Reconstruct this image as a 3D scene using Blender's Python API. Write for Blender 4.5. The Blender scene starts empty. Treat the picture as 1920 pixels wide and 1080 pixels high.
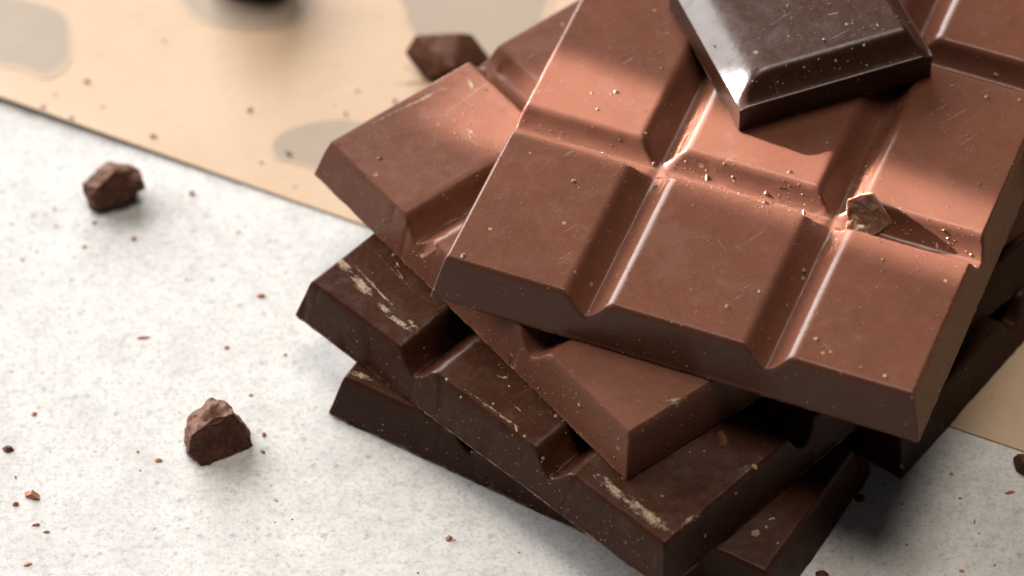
import bpy, bmesh, math, random
import numpy as np
from mathutils import Vector, Matrix, noise
random.seed(7)
sc = bpy.context.scene
COL = sc.collection
MM = 0.001

# ------------------------------------------------------------------ camera
ELEV = math.radians(49.55); DIST = 0.6458; FPX = 9938.0      # focal length in pixels of a 1920 px wide picture
cd = bpy.data.cameras.new('camera'); cam = bpy.data.objects.new('camera', cd); COL.objects.link(cam)
cam.location = (0, -DIST*math.cos(ELEV), DIST*math.sin(ELEV))
cam.rotation_euler = (math.pi/2-ELEV, 0, 0)
cd.sensor_width = 36; cd.lens = 36*FPX/1920; cd.clip_start = 0.02; cd.clip_end = 50
cd.dof.use_dof = True; cd.dof.focus_distance = DIST-0.026; cd.dof.aperture_fstop = 15; cd.dof.aperture_blades = 9
sc.camera = cam

# ------------------------------------------------------------------ world and light
w = bpy.data.worlds.new('World'); sc.world = w; w.use_nodes = True
bg = w.node_tree.nodes['Background']; bg.inputs[0].default_value = (0.95, 0.93, 1.0, 1); bg.inputs[1].default_value = 0.025

def area(name, direction, dist, sx, sy, power, colour, aim=(0, 0, 0), spread=180, roll=0):
    l = bpy.data.lights.new(name, 'AREA'); l.shape = 'RECTANGLE'; l.size = sx; l.size_y = sy
    l.energy = power; l.color = colour; l.spread = math.radians(spread)
    o = bpy.data.objects.new(name, l); COL.objects.link(o)
    d = Vector(direction).normalized(); o.location = Vector(aim)+d*dist
    o.rotation_euler = (d.to_track_quat('Z', 'Y') @ Matrix.Rotation(roll, 3, 'Z').to_quaternion()).to_euler()
    return o
# the room's window, back left
area('window_light', (-0.60, 0.71, 0.41), 0.70, 1.05, 0.46, 13.2, (1.0, 0.97, 0.94))
# soft overhead fill added to brighten the table, strongest over the front of the stack
area('overhead_fill', (0.05, 0.24, 0.97), 0.50, 0.24, 0.24, 0.100, (1.0, 0.90, 0.77), aim=(0.038, -0.052, 0), spread=42)
# the narrow shaft of sun that comes past the window frame
SUN_AZ = Vector((-0.902, 0.432, 0)).normalized(); SUN_EL = math.radians(23)
sun_dir = SUN_AZ*math.cos(SUN_EL)+Vector((0, 0, math.sin(SUN_EL)))
area('sun_shaft', sun_dir, 0.45, 0.0120, 0.047, 0.0122, (0.97, 1.0, 1.05), aim=(0.030, -0.0035, 0.0275), spread=0.85)
sc.view_settings.view_transform = 'Standard'; sc.view_settings.look = 'None'
sc.view_settings.exposure = 0.766; sc.view_settings.gamma = 1
sc.render.engine = 'CYCLES'

# ------------------------------------------------------------------ helpers
def at(px, py, z=0.0):
    """world point (metres) at height z that the 1920x1080 photograph shows at px, py"""
    e = ELEV; x = (px-960)/FPX; u = (540-py)/FPX
    o = Vector(cam.location)
    fwd = Vector((0, math.cos(e), -math.sin(e))); up = Vector((0, math.sin(e), math.cos(e)))
    r = fwd+up*u+Vector((x, 0, 0)); k = (z-o.z)/r.z
    return o+r*k
def link(name, me, mat=None, parent=None):
    o = bpy.data.objects.new(name, me); COL.objects.link(o); o.parent = parent
    if mat: me.materials.clear(); me.materials.append(mat)
    return o
def tag(o, label, cat=None, group=None, kind=None):
    o['label'] = label
    if cat: o['category'] = cat
    if group: o['group'] = group
    if kind: o['kind'] = kind
    return o

class NT:
    def __init__(s, name):
        s.m = bpy.data.materials.new(name); s.m.use_nodes = True; s.t = s.m.node_tree
        s.b = s.t.nodes['Principled BSDF']; s.co = s.n('ShaderNodeTexCoord').outputs['Object']
    def n(s, kind, **kw):
        x = s.t.nodes.new(kind)
        for k, v in kw.items(): setattr(x, k, v)
        return x
    def put(s, sock, v):
        if hasattr(v, 'links') or isinstance(v, bpy.types.NodeSocket): s.t.links.new(v, sock)
        else: sock.default_value = v
    def math(s, op, a, b=0.0, c=None, clamp=False):
        x = s.n('ShaderNodeMath', operation=op, use_clamp=clamp); s.put(x.inputs[0], a); s.put(x.inputs[1], b)
        if c is not None: s.put(x.inputs[2], c)
        return x.outputs[0]
    def noise(s, scale, detail=3, rough=.55, vec=None, dist=0.0):
        x = s.n('ShaderNodeTexNoise'); s.put(x.inputs['Vector'], vec or s.co)
        x.inputs['Scale'].default_value = scale; x.inputs['Detail'].default_value = detail
        x.inputs['Roughness'].default_value = rough; x.inputs['Distortion'].default_value = dist
        return x.outputs[0]
    def voro(s, scale, vec=None, feature='F1'):
        x = s.n('ShaderNodeTexVoronoi', feature=feature); s.put(x.inputs['Vector'], vec or s.co)
        x.inputs['Scale'].default_value = scale; return x
    def mapping(s, loc=(0, 0, 0), rz=0.0, scale=(1, 1, 1), vec=None):
        x = s.n('ShaderNodeMapping', vector_type='TEXTURE'); s.put(x.inputs[0], vec or s.co)
        x.inputs[1].default_value = loc; x.inputs[2].default_value = (0, 0, rz); x.inputs[3].default_value = scale
        return x.outputs[0]
    def step(s, v, a, b):
        x = s.n('ShaderNodeMapRange', interpolation_type='SMOOTHSTEP'); s.put(x.inputs[0], v)
        x.inputs[1].default_value = a; x.inputs[2].default_value = b
        return x.outputs[0]
    def rng(s, v, a, b, c, d):
        x = s.n('ShaderNodeMapRange'); s.put(x.inputs[0], v)
        for i, q in enumerate((a, b, c, d)): x.inputs[i+1].default_value = q
        return x.outputs[0]
    def mix(s, f, a, b):
        x = s.n('ShaderNodeMix', data_type='RGBA'); s.put(x.inputs[0], f)
        s.put(x.inputs[6], a if not isinstance(a, tuple) else (*a, 1)); s.put(x.inputs[7], b if not isinstance(b, tuple) else (*b, 1))
        return x.outputs[2]
    def bump(s, h, dist, strength=1.0):
        x = s.n('ShaderNodeBump'); s.put(x.inputs['Height'], h); x.inputs['Distance'].default_value = dist
        x.inputs['Strength'].default_value = strength; return x.outputs[0]
    def scale(s, v, k):
        x = s.n('ShaderNodeVectorMath', operation='SCALE'); s.put(x.inputs[0], v); x.inputs[3].default_value = k; return x.outputs[0]
    def length(s, v):
        x = s.n('ShaderNodeVectorMath', operation='LENGTH'); s.put(x.inputs[0], v); return x.outputs['Value']

T = 6.41
TAN = (0.48, 0.27, 0.135)
ALB = 0.588        # surface colours below were judged at exposure 0; the picture is exposed 0.77 stops brighter
def chocolate(name, base, rough, scuffs=(), haze=0.35, specks=0.25, rim=0.5, seed=0.0, spec=.15):
    """scuffs: (x, y, rx, ry, angle, amount) ellipses in the bar's own metres where cocoa has rubbed off"""
    N = NT(name)
    co = N.n('ShaderNodeVectorMath', operation='ADD'); N.put(co.inputs[0], N.co); co.inputs[1].default_value = (seed, seed*1.7, 0)
    P = co.outputs[0]
    big = N.noise(90, 3, .6, P); fine = N.noise(2600, 3, .6, P); mid = N.noise(700, 6, .72, P)
    dark = tuple(c*.92 for c in base); light = tuple(min(1, c*1.08) for c in base)
    col = N.mix(N.step(big, .3, .7), dark, light)
    col = N.mix(N.math('MULTIPLY', N.step(fine, .35, .7), .35), col, tuple(min(1, c*1.35) for c in base))
    # bloom: pale dusty haze
    bl = N.math('MULTIPLY', N.step(mid, .48, .75), haze)
    col = N.mix(bl, col, tuple(c*.7+d*.16 for c, d in zip(base, (.62, .46, .38))))
    # hair scratches
    sx = N.noise(1.0, 2, .6, N.mapping(rz=.5+seed, scale=(.012, .00022, .02), vec=P), .6)
    sx2 = N.noise(1.0, 2, .6, N.mapping(rz=-.9+seed, scale=(.009, .0002, .02), vec=P), .5)
    scr = N.math('MULTIPLY', N.step(N.math('MAXIMUM', sx, sx2), .70, .76), N.step(N.noise(160, 2, .5, P), .47, .62))
    col = N.mix(N.math('MULTIPLY', scr, .42), col, (.45, .30, .22))
    # tiny crumbs of cocoa stuck to the surface
    v = N.voro(520, P); cell = v.outputs['Color']
    sep = N.n('ShaderNodeSeparateColor'); N.put(sep.inputs[0], cell)
    sp = N.math('MULTIPLY', N.math('LESS_THAN', v.outputs['Distance'], N.math('MULTIPLY', sep.outputs[1], .17)), N.math('LESS_THAN', sep.outputs[0], specks*.16))
    col = N.mix(N.math('MULTIPLY', sp, .75), col, TAN)
    # wear along the bottom lip
    xyz = N.n('ShaderNodeSeparateXYZ'); N.put(xyz.inputs[0], N.co)
    lip = N.math('MULTIPLY', N.math('LESS_THAN', xyz.outputs[2], .00032), N.step(N.noise(330, 4, .7, P), .50-.1*rim, .60))
    lip = N.math('MULTIPLY', lip, rim)
    col = N.mix(lip, col, TAN)
    tot = None
    g0 = N.math('MULTIPLY', N.noise(2400, 4, .8, None, .5), .5) if scuffs else None
    for (x, y, rx, ry, a, amt) in scuffs:
        q = N.mapping((x, y, T*MM), a, (rx, ry, .0016))
        m = N.math('SUBTRACT', 1.0, N.length(q))
        g = N.math('ADD', N.math('MULTIPLY', N.noise(1.0, 3, .7, N.mapping((x, y, 0), a, (.0016, .00022, .01)), .5), .5), g0)
        f = N.step(N.math('ADD', N.math('MULTIPLY', N.math('MAXIMUM', m, -.6), .24), g), .79-.2*amt, .835-.2*amt)
        f = N.math('MULTIPLY', f, N.math('GREATER_THAN', m, 0.0))
        tot = f if tot is None else N.math('MAXIMUM', tot, f)
    if tot is not None: col = N.mix(N.math('MULTIPLY', tot, .8), col, N.mix(N.step(fine, .35, .65), (.37, .24, .15), (.60, .46, .33)))
    N.put(N.b.inputs['Base Color'], N.scale(col, ALB))
    r = N.math('ADD', N.rng(mid, .3, .7, rough-.04, rough+.05), N.math('MULTIPLY', N.step(N.noise(140, 4, .7, P, .8), .48, .66), .07))
    r = N.math('ADD', r, N.math('MULTIPLY', N.math('MAXIMUM', N.math('MAXIMUM', sp, lip), tot if tot is not None else 0.0), .4), clamp=True)
    N.put(N.b.inputs['Roughness'], r)
    N.b.inputs['IOR'].default_value = 1.47
    N.b.inputs['Specular IOR Level'].default_value = spec
    h = N.math('ADD', N.math('MULTIPLY', fine, .35), N.math('MULTIPLY', N.math('MAXIMUM', sp, lip), .8))
    h = N.math('ADD', h, N.math('MULTIPLY', mid, .5))
    h = N.math('SUBTRACT', h, N.math('MULTIPLY', scr, .3))
    if tot is not None: h = N.math('ADD', h, N.math('MULTIPLY', tot, .8))
    N.put(N.b.inputs['Normal'], N.bump(h, .00006, .8))
    return N.m
MILK = (0.182, 0.068, 0.041); DARK = (0.055, 0.0180, 0.0085)

def crumb_material(name, a, b, sss=0.0, scale=900):
    N = NT(name)
    n1 = N.noise(scale, 4, .65); n2 = N.noise(scale*3.2, 4, .7)
    col = N.mix(N.step(n1, .35, .7), a, b)
    N.put(N.b.inputs['Base Color'], N.scale(col, ALB))
    N.put(N.b.inputs['Roughness'], N.rng(n2, .3, .7, .45, .7)); N.b.inputs['Specular IOR Level'].default_value = .2
    if sss:
        N.b.inputs['Subsurface Weight'].default_value = sss; N.b.inputs['Subsurface Radius'].default_value = (1, .16, .03)
        N.b.inputs['Subsurface Scale'].default_value = .0016
    N.put(N.b.inputs['Normal'], N.bump(N.math('ADD', n1, n2), .00012, .8))
    return N.m

# ------------------------------------------------------------------ the table and the paper
def table_material():
    N = NT('speckled_white_table')
    n1 = N.noise(650, 8, .80, dist=.3); n2 = N.noise(1700, 4, .75); n3 = N.noise(120, 6, .7); n4 = N.noise(34, 4, .6)
    col = N.mix(N.step(n3, .36, .70), (.89, .884, .87), (.72, .715, .708))
    col = N.mix(N.math('MULTIPLY', N.step(n1, .44, .70), .60), col, (.46, .45, .435))
    col = N.mix(N.math('MULTIPLY', N.step(n2, .48, .70), .60), col, (.38, .365, .345))
    v = N.voro(760); sep = N.n('ShaderNodeSeparateColor'); N.put(sep.inputs[0], v.outputs['Color'])
    wob = N.math('ADD', v.outputs['Distance'], N.math('MULTIPLY', N.math('SUBTRACT', n2, .5), .9))
    pit = N.math('MULTIPLY', N.step(N.math('SUBTRACT', N.math('MULTIPLY', sep.outputs[1], .28), wob), -.10, .10), N.math('LESS_THAN', sep.outputs[0], .45))
    col = N.mix(N.math('MULTIPLY', pit, N.rng(n4, .3, .7, .15, .55)), col, (.20, .185, .165))
    patch = N.math('MULTIPLY', N.step(N.noise(62, 6, .7, N.mapping((.013, .02, 0))), .58, .74), .45)
    col = N.mix(patch, col, (.36, .355, .35))
    N.put(N.b.inputs['Base Color'], N.scale(col, ALB)); N.b.inputs['Roughness'].default_value = .62
    h = N.math('SUBTRACT', N.math('MULTIPLY', n2, .5), pit)
    N.put(N.b.inputs['Normal'], N.bump(h, .0001, .35))
    return N.m
def flat(name, pts, z, mat, parent=None):
    me = bpy.data.meshes.new(name); me.from_pydata([(p[0], p[1], z) for p in pts], [], [list(range(len(pts)))]); me.update()
    return link(name, me, mat, parent)
tb = flat('table_top', [(-.6, -.5), (.6, -.5), (.6, .6), (-.6, .6)], 0, table_material())
tag(tb, 'white speckled stone table top', kind='structure')

def paper_material(name, a, b, tint=None):
    N = NT(name)
    n = N.noise(60, 4, .6); f = N.noise(900, 4, .7)
    fib = N.noise(1.0, 3, .6, N.mapping(rz=.4, scale=(.004, .0005, .01)), .8)
    col = N.mix(N.step(n, .3, .7), a, b)
    col = N.mix(N.math('MULTIPLY', N.step(fib, .56, .72), .35), col, tuple(c*.75 for c in a))
    col = N.mix(N.math('MULTIPLY', N.step(f, .60, .75), .32), col, tuple(c*.6 for c in a))
    if tint:                                   # grey tone blended into the sheet's colour, fading out at its rim
        at_ = N.n('ShaderNodeAttribute', attribute_name='tint').outputs['Fac']
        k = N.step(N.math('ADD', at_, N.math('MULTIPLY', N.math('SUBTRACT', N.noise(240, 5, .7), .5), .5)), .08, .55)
        col = N.mix(N.math('MULTIPLY', k, N.rng(n, .3, .7, .8, 1)), col, tint)
    N.put(N.b.inputs['Base Color'], N.scale(col, ALB)); N.b.inputs['Roughness'].default_value = .55
    N.put(N.b.inputs['Normal'], N.bump(N.math('ADD', n, f), .00006, .6))
    return N.m
PAPER = paper_material('brown_parchment', (.66, .455, .285), (.72, .51, .335))
GREYED = paper_material('greyed_parchment', (.66, .455, .285), (.72, .51, .335), (.385, .305, .225))
pa = at(0, 190); pb = at(1800, 807); pd = (pb-pa).normalized(); pn = Vector((-pd.y, pd.x, 0))
def lift(s, d):      # the edge curls up a little at the left
    return .0007*math.exp(-((s+.005)/.03)**2)*math.exp(-d/.004)
def build_paper():
    bm = bmesh.new(); nu, nv = 120, 40
    s0, s1, dep = -.13, .36, .30
    g = []
    for i in range(nu+1):
        row = []
        for j in range(nv+1):
            s = s0+(s1-s0)*i/nu; d = dep*(j/nv)**2
            edge = .0002*noise.noise((s*22, 3, 0))
            p = pa+pd*s+pn*(d+edge)
            k = lift(s, d)
            row.append((bm.verts.new((p.x, p.y, .00018+k)), bm.verts.new((p.x, p.y, .00004+k))))
        g.append(row)
    for i in range(nu):
        for j in range(nv):
            q = (g[i][j], g[i+1][j], g[i+1][j+1], g[i][j+1])
            bm.faces.new([x[0] for x in q]); bm.faces.new([x[1] for x in reversed(q)])
    for i in range(nu): bm.faces.new((g[i][0][1], g[i+1][0][1], g[i+1][0][0], g[i][0][0]))
    me = bpy.data.meshes.new('parchment_sheet'); bm.to_mesh(me); bm.free(); me.shade_smooth()
    return link('parchment_sheet', me, PAPER)
paper = build_paper()
tag(paper, 'tan baking parchment sheet with grey patches lying across the table', 'parchment')
def lay_patch(pxs, dz):
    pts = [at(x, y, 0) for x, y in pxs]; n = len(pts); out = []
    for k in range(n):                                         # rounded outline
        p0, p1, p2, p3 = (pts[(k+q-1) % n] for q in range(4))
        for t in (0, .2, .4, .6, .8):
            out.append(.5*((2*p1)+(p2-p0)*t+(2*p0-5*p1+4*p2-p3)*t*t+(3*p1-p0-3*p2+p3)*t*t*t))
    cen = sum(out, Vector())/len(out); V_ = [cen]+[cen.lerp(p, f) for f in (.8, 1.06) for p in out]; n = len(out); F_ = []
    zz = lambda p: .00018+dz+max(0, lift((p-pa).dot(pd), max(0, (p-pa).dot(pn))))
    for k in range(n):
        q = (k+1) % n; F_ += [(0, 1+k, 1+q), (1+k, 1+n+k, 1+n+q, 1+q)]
    me = bpy.data.meshes.new('grey_patch'); me.from_pydata([(p.x, p.y, zz(p)) for p in V_], [], F_); me.update()
    sk = me.attributes.new('tint', 'FLOAT', 'POINT')
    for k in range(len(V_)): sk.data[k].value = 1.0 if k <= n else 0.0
    return link('grey_patch', me, GREYED, paper)
lay_patch([(-30, 0), (40, 2), (92, 14), (122, 32), (130, 62), (128, 118), (86, 147), (45, 132), (-40, 108)], .00006)
lay_patch([(757, -40), (757, 20), (768, 55), (800, 85), (905, 120), (960, 112), (1005, 70), (1022, 30), (1010, -30)], .00006)
lay_patch([(509, 272), (540, 245), (600, 229), (660, 228), (720, 250), (700, 330), (610, 322), (560, 308), (520, 298)], .00006)

lay_patch([(335, -30), (362, 28), (410, 50), (470, 58), (530, 54), (572, 32), (592, -30), (460, -60)], .00006)  # soft shadow of the chunk at the top edge, painted on the sheet

# ------------------------------------------------------------------ chocolate bars
PU, PV, MARG, T, DR, ZG = 22.0, 27.87, 2.985, 6.41, 1.47, 3.65       # pitch, outer margin, thickness, draft, groove floor (mm)
GROOVE = {PU: (1.1, 2.25), PV: (1.9, 1.45)}       # floor width and slope width of the two kinds of groove
def smin(a, b, k):
    h = max(k-abs(a-b), 0)/k; return min(a, b)-h*h*k*.25
def smax(a, b, k): return -smin(-a, -b, k)
def prof(x, n, p, top, open_lo=False, open_hi=False, lo=(.32, DR)):
    L = n*p-2*MARG; z = top
    if not open_lo: z = smin(z, lo[0]+(top-lo[0])*max(x, 0)/lo[1], 1.5)
    if not open_hi: z = smin(z, .32+(top-.32)*max(L-x, 0)/DR, 1.5)
    for k in range(0, n+1):
        if (k == 0 and not open_lo) or (k == n and not open_hi): continue
        c = k*p-MARG
        gw, bw = GROOVE[p]
        g = ZG+(top-ZG)*(abs(x-c)-gw/2)/bw
        z = smin(z, smax(ZG, g, 1.6), .9)
    return z
def samples(n, p, lo, hi):
    """dense positions near grooves and edges between lo and hi"""
    L = n*p-2*MARG; s = set()
    def add(v):
        if lo-1e-6 <= v <= hi+1e-6: s.add(round(v, 4))
    for v in (0, .12, .25, .4, .55, .7, .85, 1.0, 1.15, 1.3, 1.45, 1.6, 1.8, 2.05, 2.4, 3.0): add(v); add(L-v)
    for k in range(0, n+1):
        c = k*p-MARG
        for v in (0, .2, .4, .55, .7, .85, 1.0, 1.2, 1.45, 1.7, 1.95, 2.2, 2.4, 2.6, 2.8, 3.0, 3.25, 3.6, 4.2):
            add(c-v); add(c+v)
    v = lo
    while v < hi: add(v); v += 1.3
    s.add(round(lo, 4)); s.add(round(hi, 4))
    a = sorted(s); out = [a[0]]
    for v in a[1:]:
        if v-out[-1] > .09 or v == a[-1]: out.append(v)
    return out
def cell_mesh(name, n, m, i, j, seed, rough=.06, openings=(False, False, False, False), chip=None, lo=(.32, DR)):
    """one square of an n x m bar, closed, with its share of the grooves around it; coordinates are those of the bar"""
    top = T+.25
    ou0, ou1, ov0, ov1 = openings
    def bound(k, nn, p, L, o0, o1):
        if k == 0: return 0.0 if not o0 else -MARG
        if k == nn: return L if not o1 else nn*p-MARG
        return k*p-MARG
    LU, LV = n*PU-2*MARG, m*PV-2*MARG
    u0, u1 = bound(i, n, PU, LU, ou0, ou1), bound(i+1, n, PU, LU, ou0, ou1)
    v0, v1 = bound(j, m, PV, LV, ov0, ov1), bound(j+1, m, PV, LV, ov0, ov1)
    U, V = samples(n, PU, u0, u1), samples(m, PV, v0, v1)
    def H(u, v):
        z = smin(prof(u, n, PU, top, ou0, ou1), prof(v, m, PV, top, ov0, ov1, lo), 1.0)
        z += .035*noise.noise((u*.11+seed, v*.11, seed))+rough*.25*noise.noise((u*.9+seed, v*.9, 3+seed))
        wgt = min(1, max(0, (top-.3-z)/.5))          # nicks in the sides and edges
        if wgt > 0: z -= wgt*rough*7*max(0, noise.noise((u*.75+seed*3, v*.75, seed))-.22)
        if chip: z = chip(u, v, z)
        return max(z, .06)
    du = 1e-2
    verts, nors = [], []
    def P(u, v):
        # the outline of the base is a little uneven
        z = H(u, v)
        k = max(0, 1-z/1.2)
        return (u+k*.16*noise.noise((v*1.3, seed, 1)), v+k*.16*noise.noise((u*1.3, seed, 2)), z)
    for v in V:
        for u in U:
            verts.append(P(u, v))
            gx = (H(u+du, v)-H(u-du, v))/(2*du); gy = (H(u, v+du)-H(u, v-du))/(2*du)
            nors.append(Vector((-gx, -gy, 1)).normalized())
    nu, nv = len(U), len(V); faces = []
    for b in range(nv-1):
        for a in range(nu-1):
            q = b*nu+a; faces.append((q, q+1, q+nu+1, q+nu))
    ring = [a for a in range(nu)]+[b*nu+nu-1 for b in range(1, nv)]+[(nv-1)*nu+a for a in range(nu-2, -1, -1)]+[b*nu for b in range(nv-2, 0, -1)]
    cx, cy = (u0+u1)/2, (v0+v1)/2
    base = len(verts); R = len(ring)
    lay = 4 if any(openings) else 1
    for L_ in range(lay+1):
        f = L_/lay
        for k, q in enumerate(ring):
            x, y, z = verts[q]; a, c = verts[ring[k-1]], verts[ring[(k+1) % R]]
            t = Vector((c[0]-a[0], c[1]-a[1], 0)); nn = Vector((t.y, -t.x, 0)).normalized() if t.length > 1e-6 else Vector((0, 0, 1))
            off = (.16*noise.noise((x*1.6, y*1.6, z+f*4+seed))-.35*f*(1-f)) if lay > 1 and 0 < f else 0
            verts.append((x+nn.x*off, y+nn.y*off, z*(1-f))); nors.append(nn)
    for L_ in range(lay):
        for k in range(R):
            a, b = base+L_*R+k, base+L_*R+(k+1) % R
            faces.append((a, a+R, b+R, b))
    b0 = len(verts)
    for k in range(R): verts.append(verts[base+lay*R+k]); nors.append(Vector((0, 0, -1)))
    faces.append(tuple(b0+k for k in reversed(range(R))))
    me = bpy.data.meshes.new(name)
    me.from_pydata([(x*MM, y*MM, z*MM) for x, y, z in verts], [], faces); me.update(); me.shade_smooth()
    me.normals_split_custom_set_from_vertices(nors)
    return me
def bar(x, y, z, deg, rows, mat_fn, seed, label, tilt=(0, 0), rough=.06, chips={}, openings=(False,)*4):
    e = bpy.data.objects.new('chocolate_bar', None); COL.objects.link(e); e.empty_display_size = .01
    e.location = (x*MM, y*MM, z*MM); e.rotation_euler = (tilt[0], tilt[1], math.radians(deg))
    tag(e, label, 'chocolate bar', 'chocolate bars in the stack')
    inv = (Matrix.Translation(e.location) @ e.rotation_euler.to_matrix().to_4x4()).inverted()
    mat = mat_fn(lambda px, py: inv @ at(px, py, (z+T)*MM))
    for j in range(rows):
        for i in range(3):
            link('chocolate_square', cell_mesh('chocolate_square', 3, rows, i, j, seed, rough, openings, chip=chips.get((i, j))), mat, e)
    return e
def streaks(loc, lst):
    """lst: px,py -> px,py, half width px, amount"""
    out = []
    for (x0, y0, x1, y1, wpx, amt) in lst:
        a, b = loc(x0, y0), loc(x1, y1); d = b-a; k = 1/15600
        out.append(((a.x+b.x)/2, (a.y+b.y)/2, d.length/2+wpx*k, wpx*k*.9, math.atan2(d.y, d.x), amt*.93))
    return out
Z0 = .22
STEP = T+.03
# lowest: one broken row, and the rest of that bar behind it
bar(-21.92, -19.9, Z0, -30.72, 1, lambda loc: chocolate('dark_lowest', DARK, spec=.13, rough=.30, haze=.25, scuffs= streaks(loc, [(650, 695, 700, 712, 10, 1.0)]), rim=.75, seed=.31), 1.3,
    'dark chocolate strip of three squares at the very bottom of the stack', rough=.11, openings=(False, False, False, True))
rp = at(1690, 898, Z0*MM); rq = at(1920, 640, Z0*MM); ra = math.atan2(rq.y-rp.y, rq.x-rp.x)-math.pi/2
wR = 3*PU-2*MARG
bar(rp.x/MM-wR*math.cos(ra), rp.y/MM-wR*math.sin(ra), Z0, math.degrees(ra), 3, lambda loc: chocolate('dark_behind', DARK, spec=.13, rough=.32, haze=.25, rim=.5, seed=.57), 2.1,
    'dark chocolate bar on the table at far right, half hidden under the milk bar')
bar(-25.94, -10.05, Z0+STEP, -43.7, 3, lambda loc: chocolate('dark_scuffed', DARK, spec=.13, rough=.26, scuffs=streaks(loc, [
        (630, 485, 655, 505, 12, 1.15), (662, 518, 692, 548, 14, 1.15), (652, 485, 745, 582, 4, 1.0), (710, 570, 728, 585, 8, 1.1),
        (720, 585, 775, 622, 9, 1.0), (755, 590, 790, 625, 7, .8), (600, 515, 640, 478, 5, .8),
        (1105, 880, 1190, 950, 18, .8), (1180, 940, 1262, 1000, 20, .85), (1150, 915, 1240, 985, 40, .5), (1262, 1000, 1320, 955, 10, .7),
        (850, 715, 1000, 822, 6, .8), (700, 470, 790, 560, 3, .75), (735, 490, 770, 545, 3, .8), (600, 540, 700, 640, 3, .7), (930, 730, 1010, 800, 3, .75), (900, 690, 970, 720, 6, .6), (1350, 900, 1440, 860, 16, .35)]), haze=.3, rim=.85, seed=.83), 3.7,
    'dark chocolate bar with tan cocoa scuffs, second layer up in the stack', rough=.11)
def chip_m1(u, v, z):
    d = math.hypot((u-(PU-MARG+.9))/2.2, (v-.2)/1.5)
    return z if d > 1.3 else min(z, ZG-.7+1.6*d*d+.25*noise.noise((u*.9, v*.9, 9)))
bar(-23.89, 6.86, Z0+2*STEP, -51.88, 3, lambda loc: chocolate('milk_lower', MILK, .32, streaks(loc, [
        (640, 260, 885, 140, 5, .75), (870, 140, 892, 175, 7, .9), (1200, 760, 1330, 745, 20, .5), (830, 200, 930, 300, 40, .2)]), haze=.3, specks=.9, rim=.6, seed=1.21), 5.2,
    'milk chocolate bar poking out to the left beneath the top milk bar', rough=.10, chips={(0, 0): chip_m1, (1, 0): chip_m1})
bar(-9.56, -18.07, Z0+3*STEP, -21.25, 4, lambda loc: chocolate('milk_top', MILK, .22, spec=.25, haze=.14, specks=.55, rim=.45, seed=1.93), 7.9,
    'large milk chocolate bar lying on top of the stack', rough=.018)

# the loose dark square on top
def square_mesh():
    me = cell_mesh('broken_square', 1, 1, 0, 0, 4.4, .006, openings=(True, True, False, True), lo=(3.7, 3.4))
    return me
zs = Z0+4*STEP+.1
fl = at(1385, 246, zs*MM); fr = at(1752, 140, zs*MM); va = math.atan2(fr.y-fl.y, fr.x-fl.x)
th = va-math.pi/2
sq = link('chocolate_square', square_mesh(), chocolate('dark_square', DARK, .31, spec=.46, haze=.2, specks=1.0, rim=.3, seed=2.71))
# local front-left corner is (PU-MARG, 0)
c, s = math.cos(th), math.sin(th)
lx = (PU-MARG)*MM
sq.location = (fl.x-lx*c, fl.y-lx*s, zs*MM); sq.rotation_euler = (0, 0, th)
tag(sq, 'single dark chocolate square with white sheen along its left side, lying on the top bar', 'chocolate square')

# ------------------------------------------------------------------ broken chunks
CH_D = crumb_material('broken_dark', (.13, .046, .023), (.24, .105, .06))
CH_M = crumb_material('broken_milk', (.20, .095, .06), (.30, .16, .105))
CH_S = crumb_material('broken_translucent', (.40, .235, .15), (.56, .40, .28), sss=.4)
RED = crumb_material('crumb_reddish', (.56, .23, .13), (.68, .36, .23))
PALE = crumb_material('crumb_pale', (.40, .255, .17), (.54, .39, .275))
def chunk(name, pts, mat, seed, amp=.35, sub=4, bev=.25, dents=()):
    """broken lump: hull of points (mm), bevelled, subdivided and roughened"""
    bm = bmesh.new()
    for p in pts: bm.verts.new(p)
    bmesh.ops.convex_hull(bm, input=bm.verts)
    loose = [v for v in bm.verts if not v.link_faces]
    bmesh.ops.delete(bm, geom=loose, context='VERTS')
    if bev: bmesh.ops.bevel(bm, geom=bm.edges[:], offset=bev, segments=2, affect='EDGES', profile=.6)
    bmesh.ops.triangulate(bm, faces=bm.faces[:])
    for _ in range(sub):
        long = [e for e in bm.edges if e.calc_length() > .3]
        if not long: break
        bmesh.ops.subdivide_edges(bm, edges=long, cuts=1); bmesh.ops.triangulate(bm, faces=bm.faces[:])
    bm.normal_update()
    for v in bm.verts:
        n = v.normal; q = v.co
        k = amp*(noise.noise(q*.35+Vector((seed, 0, 0)))+.45*noise.noise(q*1.1+Vector((seed, 5, 0)))+.22*noise.noise(q*3+Vector((0, seed, 0)))+.12*noise.noise(q*6.5))
        new = q+n*k
        for (c, r, dep) in dents:
            d = (Vector(c)-q).length/r
            if d < 1: new -= n*dep*(1-d*d)**1.5
        new.z = max(new.z, 0 if q.z < .5 else .05); v.co = new
    for v in bm.verts: v.co *= MM
    me = bpy.data.meshes.new(name); bm.to_mesh(me); bm.free(); me.shade_smooth(); me.set_sharp_from_angle(angle=math.radians(24))
    return link(name, me, mat)
def chunk_px(name, pxz, mat, seed, **kw):
    """points given as (px, py, height mm) on the table"""
    w_ = [at(x, y, z*MM) for x, y, z in pxz]
    c = sum(w_, Vector())/len(w_); c.z = 0
    if 'dents' in kw: kw['dents'] = [(((at(x, y, z*MM)-c)/MM), r, d) for (x, y, z, r, d) in kw['dents']]
    o = chunk(name, [(p-c)/MM for p in w_], mat, seed, **kw); o.location = c
    return o
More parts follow.
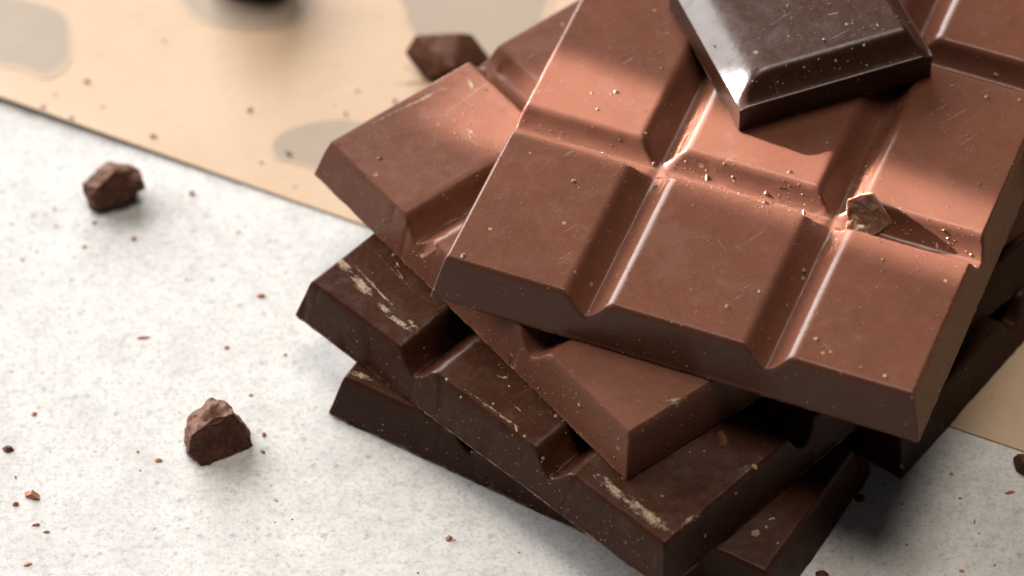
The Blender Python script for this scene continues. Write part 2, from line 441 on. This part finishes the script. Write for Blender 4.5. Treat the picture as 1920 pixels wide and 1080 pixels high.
o = chunk_px('chocolate_chunk', [(348, 852, 0), (378, 874, 0), (430, 858, 0), (474, 836, 0), (470, 812, 1.2), (342, 828, .8), (350, 850, 1.5), (360, 815, 4.2),
    (392, 793, 5.4), (438, 775, 5.3), (452, 790, 3.8), (356, 775, 3.4), (395, 747, 4.4), (428, 756, 4.8), (352, 790, 0), (400, 780, 0), (455, 800, 0)],
    CH_D, 1.0, amp=.42, sub=7, bev=.06, dents=[(398, 775, 5.4, 1.9, 1.0), (410, 825, 3.0, 2.6, .35)])
tag(o, 'dark broken chocolate chunk with a scooped top, alone on the white table at lower left', 'chocolate chunk')
o = chunk_px('chocolate_chunk', [(172, 393, 0), (190, 398, 0), (240, 375, 1.4), (268, 352, 2.2), (155, 363, 2.2), (152, 345, 3.2), (178, 326, 3.6), (204, 303, 4.0), (212, 325, 4.9),
    (180, 352, 4.0), (262, 315, 3.6), (266, 340, 3.2), (175, 385, 2.0), (200, 340, 0), (250, 350, 0)],
    CH_D, 4.0, amp=.36, sub=7, bev=.08, dents=[(185, 338, 4.0, 1.8, .6), (235, 330, 4.2, 1.6, .4)])
tag(o, 'brown broken chocolate chunk on the white table close to the parchment edge', 'chocolate chunk')
o = chunk_px('chocolate_chunk', [(758, 98, 2.6), (778, 66, 4.8), (860, 60, 5.2), (885, 64, 4.6), (922, 112, 2.2), (850, 126, 3.8), (797, 152, .2), (860, 150, .2), (915, 145, .2), (790, 110, .2), (840, 90, .2)],
    CH_D, 7.0, amp=.12, sub=5, bev=.25)
tag(o, 'dark wedge of chocolate on the parchment behind the lower milk bar', 'chocolate chunk')
o = chunk_px('chocolate_chunk', [(390, -30, .3), (430, -4, .3), (500, 2, .3), (556, -18, .3), (545, -60, .3), (420, -80, .3), (395, -75, 6), (440, -75, 9), (520, -78, 9), (556, -80, 5), (480, -140, 8)],
    CH_D, 11.0, amp=.3, sub=5, bev=.5)
tag(o, 'blurred dark chocolate chunk cut off by the top edge of the picture, on parchment', 'chocolate chunk')
o = chunk_px('chocolate_chunk', [(1898, 858, .3), (1905, 885, 0), (1930, 895, 0), (1950, 870, 0), (1908, 850, 2), (1940, 852, 2.4), (1920, 870, 2)], CH_D, 3.0, amp=.2, sub=4, bev=.15)
tag(o, 'small dark chocolate chunk at the right picture edge below the parchment', 'chocolate chunk')

# ------------------------------------------------------------------ crumbs
bpy.context.view_layer.update()
dg = bpy.context.evaluated_depsgraph_get()
eye = Vector(cam.location)
def hit(px, py):
    d = (at(px, py, 0)-eye).normalized()
    ok, p, n, _, ob, _ = sc.ray_cast(dg, eye, d)
    return p, n, ob
def crumb(px, py, wpx, hpx, ang, mat, label, group=None, name='chocolate_crumb', hz=None, seed=None, cat='crumb'):
    sd = seed if seed is not None else px*.37+py
    rnd = random.Random(sd); k = 1/15.5
    p, n, ob = hit(px, py)
    a, b = wpx*k/2*.9, hpx*k/2*1.05; h = hz if hz else min(a, b)*rnd.uniform(.5, 1.1)
    pts = []
    for q in range(11):
        t = q/11*2*math.pi+rnd.uniform(-.25, .25); r = rnd.uniform(.72, 1.08)
        pts.append((a*r*math.cos(t), b*r*math.sin(t), rnd.uniform(0, .45)*h))
    for q in range(5):
        t = rnd.uniform(0, 6.28); r = rnd.uniform(.15, .6); pts.append((a*r*math.cos(t), b*r*math.sin(t), h*rnd.uniform(.75, 1.1)))
    pts += [(a*.5, 0, 0), (-a*.5, 0, 0), (0, b*.5, 0), (0, -b*.5, 0)]
    o = chunk(name, pts, mat, sd, amp=min(a, b)*.18, sub=1 if wpx < 22 else 3, bev=0)
    q = n.to_track_quat('Z', 'Y').to_matrix() if n.z < .98 else Matrix.Identity(3)
    o.matrix_world = Matrix.Translation(p-n*.00002) @ (q @ Matrix.Rotation(math.radians(ang), 3, 'Z')).to_4x4()
    return tag(o, label, cat, group)
# ones that can be singled out
crumb(62, 929, 38, 20, -15, RED, 'largest reddish chocolate flake on the table at lower left', name='chocolate_flake', cat='flake')
crumb(15, 842, 28, 16, -20, CH_D, 'dark chocolate shard at the left picture edge', name='chocolate_shard', cat='shard')
crumb(268, 633, 35, 6, 3, RED, 'thin straight chocolate sliver lying alone on the white table', name='chocolate_sliver', cat='sliver')
crumb(541, 288, 34, 14, 5, CH_D, 'dark crumb on the grey patch beside the lower milk bar')
crumb(712, 297, 14, 9, 0, CH_M, 'single rounded crumb on the lower milk bar')
crumb(868, 480, 11, 15, -25, PALE, 'pale flake on the front left corner of the top milk bar', name='chocolate_flake', cat='flake')
crumb(1325, 333, 7, 17, 8, PALE, 'upright pale sliver in the groove below the loose dark square', name='chocolate_sliver', cat='sliver')
crumb(845, 642, 6, 26, 22, CH_M, 'tiny splinter standing in the black groove of the scuffed dark bar', name='chocolate_splinter', cat='splinter')
crumb(1895, 924, 26, 9, 12, RED, 'reddish flake on the table near the right picture edge', name='chocolate_flake', cat='flake')
crumb(1611, 934, 22, 26, 30, CH_D, 'dark crumb touching the lowest strip on the shaded table')
crumb(1540, 1078, 32, 20, 0, CH_D, 'dark crumb at the bottom picture edge right of the stack')
crumb(1355, 825, 24, 40, 10, CH_D, 'dark chip in the shade under the front of the top milk bar', name='chocolate_chip', cat='chip')
crumb(1418, 1000, 20, 16, 0, PALE, 'largest tan crumb on the dark ledge at the bottom of the stack')
crumb(968, 803, 5, 18, 10, PALE, 'pale upright fleck on the front edge of the scuffed dark bar', name='chocolate_fleck', cat='fleck')
crumb(1763, 690, 5, 34, -12, PALE, 'thin pale curl on the right front corner of the top milk bar', name='chocolate_sliver', cat='sliver')
crumb(1757, 470-10, 6, 20, 20, PALE, 'white fleck beside the shadow of the small chip', name='chocolate_fleck', cat='fleck')
ORD = ['leftmost', 'second', 'third', 'fourth', 'fifth', 'sixth', 'seventh', 'eighth', 'ninth', 'tenth', 'eleventh', 'twelfth']
CARD = ['', 'one', 'two', 'three', 'four', 'five', 'six', 'seven', 'eight', 'nine', 'ten', 'eleven', 'twelve']
QUEUE = []
def queue(x, y, a, b, r, mat, g, name='chocolate_crumb', cat='crumb'): QUEUE.append((x, y, a, b, r, mat, g, name, cat))
def place(x, y, g):
    """what the crumb lies on or beside, in words"""
    k = g[1]
    p, n, ob = hit(x, y); root = ob.parent or ob
    if k == 'crumbs on the white table':
        if math.hypot(x-405, y-815) < 160: return 'reddish crumb beside the scooped chunk'
        if y > 860: return 'reddish crumb around the large flake, lower left'
        if math.hypot(x-210, y-360) < 160: return 'reddish crumb beside the chunk near the parchment'
        if x > 410: return 'reddish crumb left of the scuffed dark bar'
        return 'reddish crumb on the table near the left edge'
    if k == 'crumbs in front of the stack': return 'small reddish crumb on the table below the stack'
    if k == 'crumbs on the shaded table': return 'small crumb on the shaded table right of the stack'
    if k == 'crumbs on the parchment':
        if x < 330: return 'blurred crumb on the left part of the parchment'
        if x < 600: return 'blurred crumb on the middle of the parchment'
        if x < 800: return 'blurred crumb on parchment beside the lower milk bar'
        return 'blurred crumb on the shaded right corner of parchment'
    if k == 'flecks on the loose dark square':
        return 'pale fleck on the %s half of the loose dark square' % ('left' if x < 1550 else 'right')
    if k == 'crumbs on the top milk bar':
        q = root.matrix_world.inverted() @ p
        i = max(0, min(2, int((q.x/MM+MARG)//PU))); j = max(0, int((q.y/MM+MARG)//PV))
        return 'pale crumb on %s %s square of top milk bar' % (('front', 'second-row', 'third-row', 'back')[min(j, 3)], ('left', 'middle', 'right')[i])
    if k == 'crumbs on the lower milk bar': return 'tan crumb on the lower milk bar'
    t = root.get('label', '')
    if 'strip' in t: return 'tan crumb on the lowest dark strip'
    if 'scuffs' in t: return 'tan crumb on the %s part of the scuffed dark bar' % ('left' if x < 1100 else 'right')
    return 'tan crumb on the dark bar at far right'
def flush():
    todo = [(place(c[0], c[1], c[6]), c) for c in QUEUE]; cells = {}
    for w_, c in todo: cells.setdefault(w_, []).append(c)
    for w_, cs in cells.items():
        cs.sort(key=lambda c: c[0])
        for k, c in enumerate(cs):
            x, y, a, b, r, mat, g, name, cat = c
            l = w_ if len(cs) == 1 else '%s, %s of %s%s' % (w_, ORD[k], CARD[len(cs)], '' if k == 0 else ' from left')
            crumb(x, y, a, b, r, mat, l, g[1], name=name, cat=cat)
G1 = ('small reddish chocolate crumb scattered on the white table left of the stack', 'crumbs on the white table')
for x, y, a, b, r in [(30, 945, 15, 11, 20), (68, 984, 17, 8, 15), (87, 997, 15, 6, 5), (52, 1058, 22, 9, 20), (297, 863, 17, 10, 5), (258, 847, 8, 6, 0), (263, 882, 6, 6, 0),
        (64, 776, 11, 12, -40), (29, 895, 6, 12, 10), (250, 448, 14, 12, 30), (158, 462, 12, 8, 35), (41, 487, 13, 7, -40), (177, 418, 14, 10, 30), (359, 362, 14, 11, -35),
        (489, 555, 20, 11, -15), (425, 652, 13, 9, 0), (535, 665, 9, 6, 0), (495, 816, 10, 10, 0), (493, 847, 13, 9, -20), (470, 741, 10, 9, -30), (518, 938, 12, 6, -45),
        (101, 392, 9, 7, 0), (349, 524, 7, 5, 0), (447, 436, 10, 7, 30), (449, 573, 10, 5, 0), (336, 773, 5, 5, 0), (548, 974, 6, 4, -20), (515, 979, 5, 4, 0), (69, 473, 8, 4, 0), (105, 423, 9, 5, 0)]:
    queue(x, y, a, b, r, RED, G1)
G2 = ('small reddish crumb on the table below the front of the stack', 'crumbs in front of the stack')
for x, y, a, b, r in [(842, 1010, 16, 11, 30), (853, 1013, 6, 4, 0), (973, 1036, 7, 5, -20), (783, 1074, 7, 5, 0)]: queue(x, y, a, b, r, RED, G2)
G3 = ('small crumb on the shaded table right of the stack', 'crumbs on the shaded table')
for x, y, a, b, r in [(1800, 935, 8, 7, 0), (1690, 945, 8, 6, 10), (1827, 978, 5, 12, -20), (1804, 1071, 12, 8, 0), (1784, 889, 9, 8, 0), (1836, 1000, 7, 5, 0), (1865, 1060, 8, 5, 20), (1700, 1022, 8, 6, 0)]:
    queue(x, y, a, b, r, RED, G3)
G4 = ('blurred brown crumb on the tan parchment', 'crumbs on the parchment')
for x, y, a, b, r in [(162, 152, 17, 9, -20), (80, 201, 14, 13, 0), (468, 206, 10, 17, -30), (287, 256, 18, 9, 0), (134, 221, 12, 8, 0), (740, 190, 12, 12, 0), (193, 200, 9, 7, 0), (670, 170, 9, 7, 0),
        (104, 177, 9, 8, 0), (648, 214, 10, 8, 0), (308, 77, 9, 6, 0), (628, 197, 8, 5, 0), (490, 305, 10, 6, 0), (552, 350, 9, 5, 0), (1860, 745, 8, 6, 0)]:
    queue(x, y, a, b, r, RED, G4)
G5 = ('tiny pale crumb on the top milk bar', 'crumbs on the top milk bar')
for x, y, a, b, r in [(1076, 339, 13, 9, 20), (1230, 350, 12, 10, 0), (1436, 362, 9, 9, 0), (1434, 380, 9, 8, 0), (1480, 322, 9, 8, 0), (1385, 362, 7, 6, 0), (1506, 398, 7, 12, 0), (1507, 508, 11, 9, 30), (1506, 522, 9, 7, 0),
        (1424, 547, 8, 8, 0), (1363, 575, 9, 9, 0), (1475, 572, 8, 6, 0), (1531, 636, 12, 8, 0), (1660, 706, 10, 10, 0), (1300, 385, 6, 5, 0), (1155, 172, 12, 8, 0), (1145, 176, 6, 6, 0), (1109, 175, 7, 6, 0), (1120, 205, 6, 5, 0),
        (1373, 332, 6, 6, 0), (1551, 268, 8, 6, 20), (1655, 487, 7, 6, 0), (1624, 312, 6, 7, 0), (1850, 182, 12, 8, 0), (1868, 140, 15, 6, -20), (1785, 162, 7, 6, 0), (1912, 188, 8, 8, 0), (1558, 660, 8, 5, 0), (1614, 690, 8, 6, 0),
        (1086, 352, 6, 5, 0), (1240, 128, 6, 5, 0), (1211, 250, 6, 5, 0), (1770, 432, 7, 6, 0), (1820, 478, 8, 6, 0), (1710, 745, 6, 6, 0), (1760, 735, 8, 12, 20), (1836, 345, 7, 6, 0), (1252, 62, 6, 5, 0)]:
    queue(x, y, a, b, r, PALE, G5)
G6 = ('tiny pale fleck on the loose dark square', 'flecks on the loose dark square')
for x, y, a, b, r in [(1340, 86, 12, 6, 10), (1372, 92, 6, 5, 0), (1588, 46, 7, 7, 0), (1646, 48, 6, 9, 20), (1620, 85, 7, 8, -30), (1567, 114, 8, 7, 0), (1610, 150, 7, 8, 0), (1555, 8, 8, 6, 0), (1477, 10, 5, 7, 0), (1508, 126, 8, 5, 0), (1545, 75, 9, 7, 0), (1562, 26, 28, 3, 18), (1478, 68, 6, 3, 30), (1411, 152, 6, 4, 30), (1625, 122, 6, 5, 0)]:
    queue(x, y, a, b, r, PALE, G6, name='chocolate_fleck', cat='fleck')
G7 = ('tiny tan crumb on the dark bars low in the stack', 'crumbs on the dark bars')
for x, y, a, b, r in [(984, 818, 7, 7, 0), (865, 745, 6, 6, 0), (925, 757, 5, 6, 0), (838, 712, 9, 6, -20), (949, 708, 10, 6, 0), (955, 724, 6, 5, 0), (1018, 860, 9, 8, 0), (1415, 875, 10, 11, 0), (1400, 884, 6, 5, 0), (1437, 988, 8, 6, 0), (1447, 973, 16, 6, 10),
        (1322, 1005, 6, 9, -20), (1380, 925, 6, 5, 0), (1562, 860, 6, 5, 0), (1320, 846, 5, 5, 0), (1293, 848, 6, 5, 0), (795, 652, 6, 5, 0), (1690, 873, 7, 16, 10), (1458, 1018, 7, 5, 0), (1242, 930, 6, 5, 0)]:
    queue(x, y, a, b, r, PALE, G7)
G8 = ('tiny tan crumb along the front of the lower milk bar', 'crumbs on the lower milk bar')
for x, y, a, b, r in [(1087, 760, 12, 7, -10), (1042, 780, 8, 8, 0), (1152, 858, 6, 7, 0), (738, 478, 8, 6, 0), (745, 495, 5, 8, 0), (720, 415, 5, 8, 0), (1010, 728, 6, 5, 0)]: queue(x, y, a, b, r, PALE, G8)

flush()
# the small chip standing on the top bar, its left rim lit through by the sun
p, n, ob = hit(1622, 436)
pz = p.z/MM
front = [(1588, 428, .1), (1634, 445, 0), (1674, 416, 1.3), (1671, 426, .4), (1642, 378, 4.0), (1634, 364, 4.9), (1612, 366, 4.9), (1588, 376, 4.2)]
back = [(x+3, y-(14 if z < .5 else 2), max(0, z-1.0)) for x, y, z in front]
w_ = [at(x, y, (pz+z)*MM) for x, y, z in front+back]
chip = chunk('chocolate_chip', [(q-p)/MM for q in w_], CH_S, 15.0, amp=.26, sub=6, bev=.04)
chip.location = p
tag(chip, 'small jagged chocolate chip standing on the top milk bar, casting a long shadow', 'chip')

# fine cocoa dust that cannot be counted
def dust(name, label, boxes, mat):
    rnd = random.Random(5); V_, F_ = [], []
    for (x0, y0, x1, y1, slope, hh, n, smin_, smax_) in boxes:
        for _ in range(n):
            x = rnd.uniform(x0, x1); y = y0+(x-x0)*slope+rnd.gauss(0, .5)*hh
            if y < -5 or x > 1925: continue
            p, nn, ob = hit(x, y)
            if p is None or ob is None or not ob.name.startswith('chocolate_square'): continue
            r = rnd.uniform(smin_, smax_)*MM/15.5*.42; b = len(V_)
            t1 = nn.orthogonal().normalized(); t2 = nn.cross(t1); a0 = rnd.uniform(0, 6); el = rnd.uniform(1, 1.9)
            for k in range(4):
                a = a0+k*1.5708; V_.append(p+(t1*math.cos(a)*el+t2*math.sin(a))*r)
            V_.append(p+nn*r*1.0); V_.append(p-nn*r*.2)
            for k in range(4):
                F_.append((b+k, b+(k+1) % 4, b+4)); F_.append((b+(k+1) % 4, b+k, b+5))
    me = bpy.data.meshes.new(name); me.from_pydata([tuple(v) for v in V_], [], F_); me.update()
    return tag(link(name, me, mat), label, 'dust', kind='stuff')
dust('cocoa_dust', 'fine pale cocoa dust on the bars', [
    (980, 240, 1230, 0, .34, 40, 60, 1.5, 4), (1250, 320, 1540, 0, .30, 70, 190, 1.0, 4), (1640, 430, 1840, 0, .22, 60, 70, 1.5, 4.5), (1000, 100, 1280, 0, .3, 160, 60, 1.5, 4),
    (860, 380, 1180, 0, .3, 180, 90, 1.5, 4), (1150, 480, 1500, 0, .3, 220, 120, 1.5, 4), (1500, 560, 1800, 0, .3, 220, 110, 1.5, 4), (1650, 250, 1910, 0, .3, 220, 90, 1.5, 4),
    (1400, 60, 1690, 0, -.1, 130, 150, 1.5, 4), (640, 260, 940, 0, -.1, 180, 240, 1.5, 4.5), (1010, 700, 1300, 0, .2, 120, 90, 1.5, 4), (560, 590, 1240, 0, .66, 50, 130, 1.2, 3), (620, 760, 1180, 0, .5, 50, 70, 1.5, 4),
    (580, 300, 1180, 0, .98, 50, 160, 1.5, 4)], PALE)
